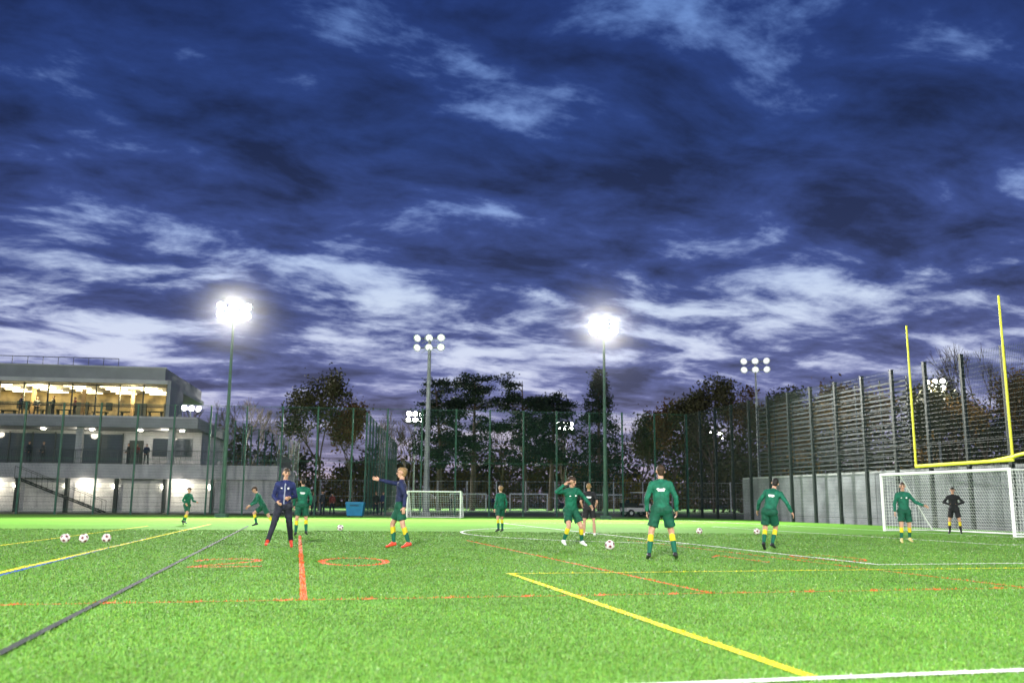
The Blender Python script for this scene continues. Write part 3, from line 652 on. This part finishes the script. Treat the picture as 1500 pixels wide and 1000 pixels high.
def tree(name,x,y,H,kind,w=4.0,lm_=None):
    e=empty(name,(x,y,0)); mb=MB(); tips=[]
    if kind in('bare','leaf','sparse'):
        LV=5 if kind!='leaf' else 4
        def rec(p,d,Ls,r,lv):
            q=p
            for i in range(2):
                d2=(d+rv(.13)+Vector((0,0,.05))).normalized(); q2=q+d2*Ls/2; mb.tube(q,q2,max(.03,r*(1-.2*i)),max(.024,r*(.8-.15*i)),5 if lv<2 else 3,0,False); q=q2; d=d2
            if lv>=LV: tips.append(q); return
            if lv>=2: tips.append(q)
            for i in range(3):
                a=random.uniform(0,6.28); sp=random.uniform(.35,.95); side=Vector((math.cos(a),math.sin(a),0))
                rec(q,(d+side*sp+Vector((0,0,.1))).normalized(),Ls*random.uniform(.62,.85),r*.6,lv+1)
        rec(Vector((0,0,-.1)),Vector((0,0,1)),H*.25,H*.017,0)
        zm=max(t.z for t in tips); sc=H/zm; R=np.percentile([math.hypot(t.x,t.y) for t in tips],92); sx_=w/R
        f=lambda c:(c[0]*sx_,c[1]*sx_,c[2]*sc)
        mb.v=[f(c) for c in mb.v]; tips=[Vector(f(t)) for t in tips]
        mb.obj('trunk',[BARK],e)
        if kind=='leaf': leafobj(tips,38,(.6,.6,.5),.24,lm_ or LEAFD,e)
        if kind=='sparse': leafobj(tips,6,(.45,.45,.4),.17,LEAFA,e)
    elif kind=='pine':
        top=Vector((random.gauss(0,.4),random.gauss(0,.3),H)); mid=Vector((random.gauss(0,.3),0,H*.5))
        mb.tube((0,0,-.1),mid,H*.022,H*.015,8); mb.tube(mid,top,H*.015,.04,6); c=[]
        for i in range(54):
            f=random.uniform(.34,.98); p=mid.lerp(top,(f-.5)/.5) if f>.5 else mid*(f/.5); a=random.uniform(0,6.28)
            R=w*(1-((f-.66)/.38)**2)**.5 if abs(f-.66)<.38 else .3*w; R*=random.uniform(.45,1.05)
            q=p+Vector((math.cos(a)*R,math.sin(a)*R,R*random.uniform(.05,.45))); mb.tube(p,p.lerp(q,.6)+Vector((0,0,.1)),.09,.05,4,0,False); mb.tube(p.lerp(q,.6)+Vector((0,0,.1)),q,.05,.02,3,0,False)
            c.append(q); c.append(p.lerp(q,.72)+rv(.25))
            if R>.5*w: c.append(q+rv(.5))
        mb.obj('trunk',[BARK],e); leafobj(c,64,(.52,.52,.22),.21,PINE,e)
    elif kind=='conifer':
        mb.tube((0,0,-.1),(0,0,H),H*.02,.03,8); c=[]
        for i in range(170):
            f=random.uniform(.12,1); R=w*min(1.0,(1-f)*1.9+.10)*random.uniform(.5,1.08); a=random.uniform(0,6.28); p=Vector((0,0,H*f-.3)); q=p+Vector((math.cos(a)*R,math.sin(a)*R,-R*.12+random.gauss(0,.2)))
            mb.tube(p,q,.05,.02,3,0,False); c.append(q); c.append(p.lerp(q,.6))
        mb.obj('trunk',[BARK],e); leafobj(c,34,(.42,.42,.28),.20,PINE,e)
    return e
for x,y,H,w in ((-9.2,117,16.4,3.2),(-5.0,120,17.4,4.0),(2.0,121,17.0,3.9),(5.3,124,15.4,2.9)): tree('pine_tree',x,y,H,'pine',w)
tree('conifer_tree',11.4,119,18.4,'conifer',3.4)
for i,(x,y,H,w) in enumerate(((-22.2,107,15.8,3.8),(-18.6,110,12.6,3.0),(17.3,122,12.6,3.8),(20.9,117,13.6,3.6),(24.6,112,15.6,3.8),(28.2,113,15.2,3.8),(33.5,110,14.5,4.0),(38.5,102,14.2,4.4),(43,98,13.2,4.4),(31,104,12,3.4),(48,99,14,4.2),(53,92,14,4.4))): tree('broadleaf_tree',x,y,H,'leaf',w,(LEAFD,LEAFB)[i%2])
for x,y,H,w in ((-39,112,12.5,3.8),(-35.5,110,13,4.0),(-32,113,13.8,4.2),(-28,115,12.5,3.8),(-15.6,116,12.6,4.0),(-12.7,118,12.8,3.4),(-1.2,124,12.5,3.0),(7.5,126,12.5,3.2),(14.6,123,12.2,3.4),(35.5,102,14,4),(46.5,95,14,4),(49.6,96,18.5,4.2),(54,94,16,4.2),(31,108,13,3.6)): tree('bare_tree',x,y,H,'bare' if x<35 or x==49.6 else 'sparse',w)
# distant woodland masses
c=[]
for i in range(1500):
    x=random.uniform(-190,190); y=random.uniform(190,225); hmax=13+3*math.sin(x*.06)+2*math.sin(x*.21+1)+1.5*math.sin(x*.55); c.append((x,y,hmax*random.uniform(0.0,1)**1.1))
leafobj(c,38,(1.3,1.2,1.0),.6,LEAFB,None,'distant_tree_line')
c=[]
for i in range(1100):
    t=random.random(); x=22+t*60; y=118-t*32+random.uniform(-4,4); hm=10+2.2*math.sin(x*.35)+1.2*math.sin(x*.9)+t*2; c.append((x,y,hm*random.uniform(0.02,1)**.8))
leafobj(c,38,(.9,.9,.7),.36,LEAFD,None,'woodland')
c=[]
for i in range(480):
    x=random.uniform(-60,34); y=random.uniform(172,180); c.append((x,y,random.uniform(0,7)+1.5*math.sin(x*.2)))
leafobj(c,40,(1.2,1,.9),.45,LEAFA,None,'hedgerow')
c=[]
for i in range(60):
    t=random.random(); c.append((27+t*22,92-t*24+random.uniform(-1.5,1.5),random.uniform(.5,3)+3.5*max(0,math.sin(t*19))))
leafobj(c,34,(.7,.7,.6),.2,LEAFA,None,'autumn_shrubs')
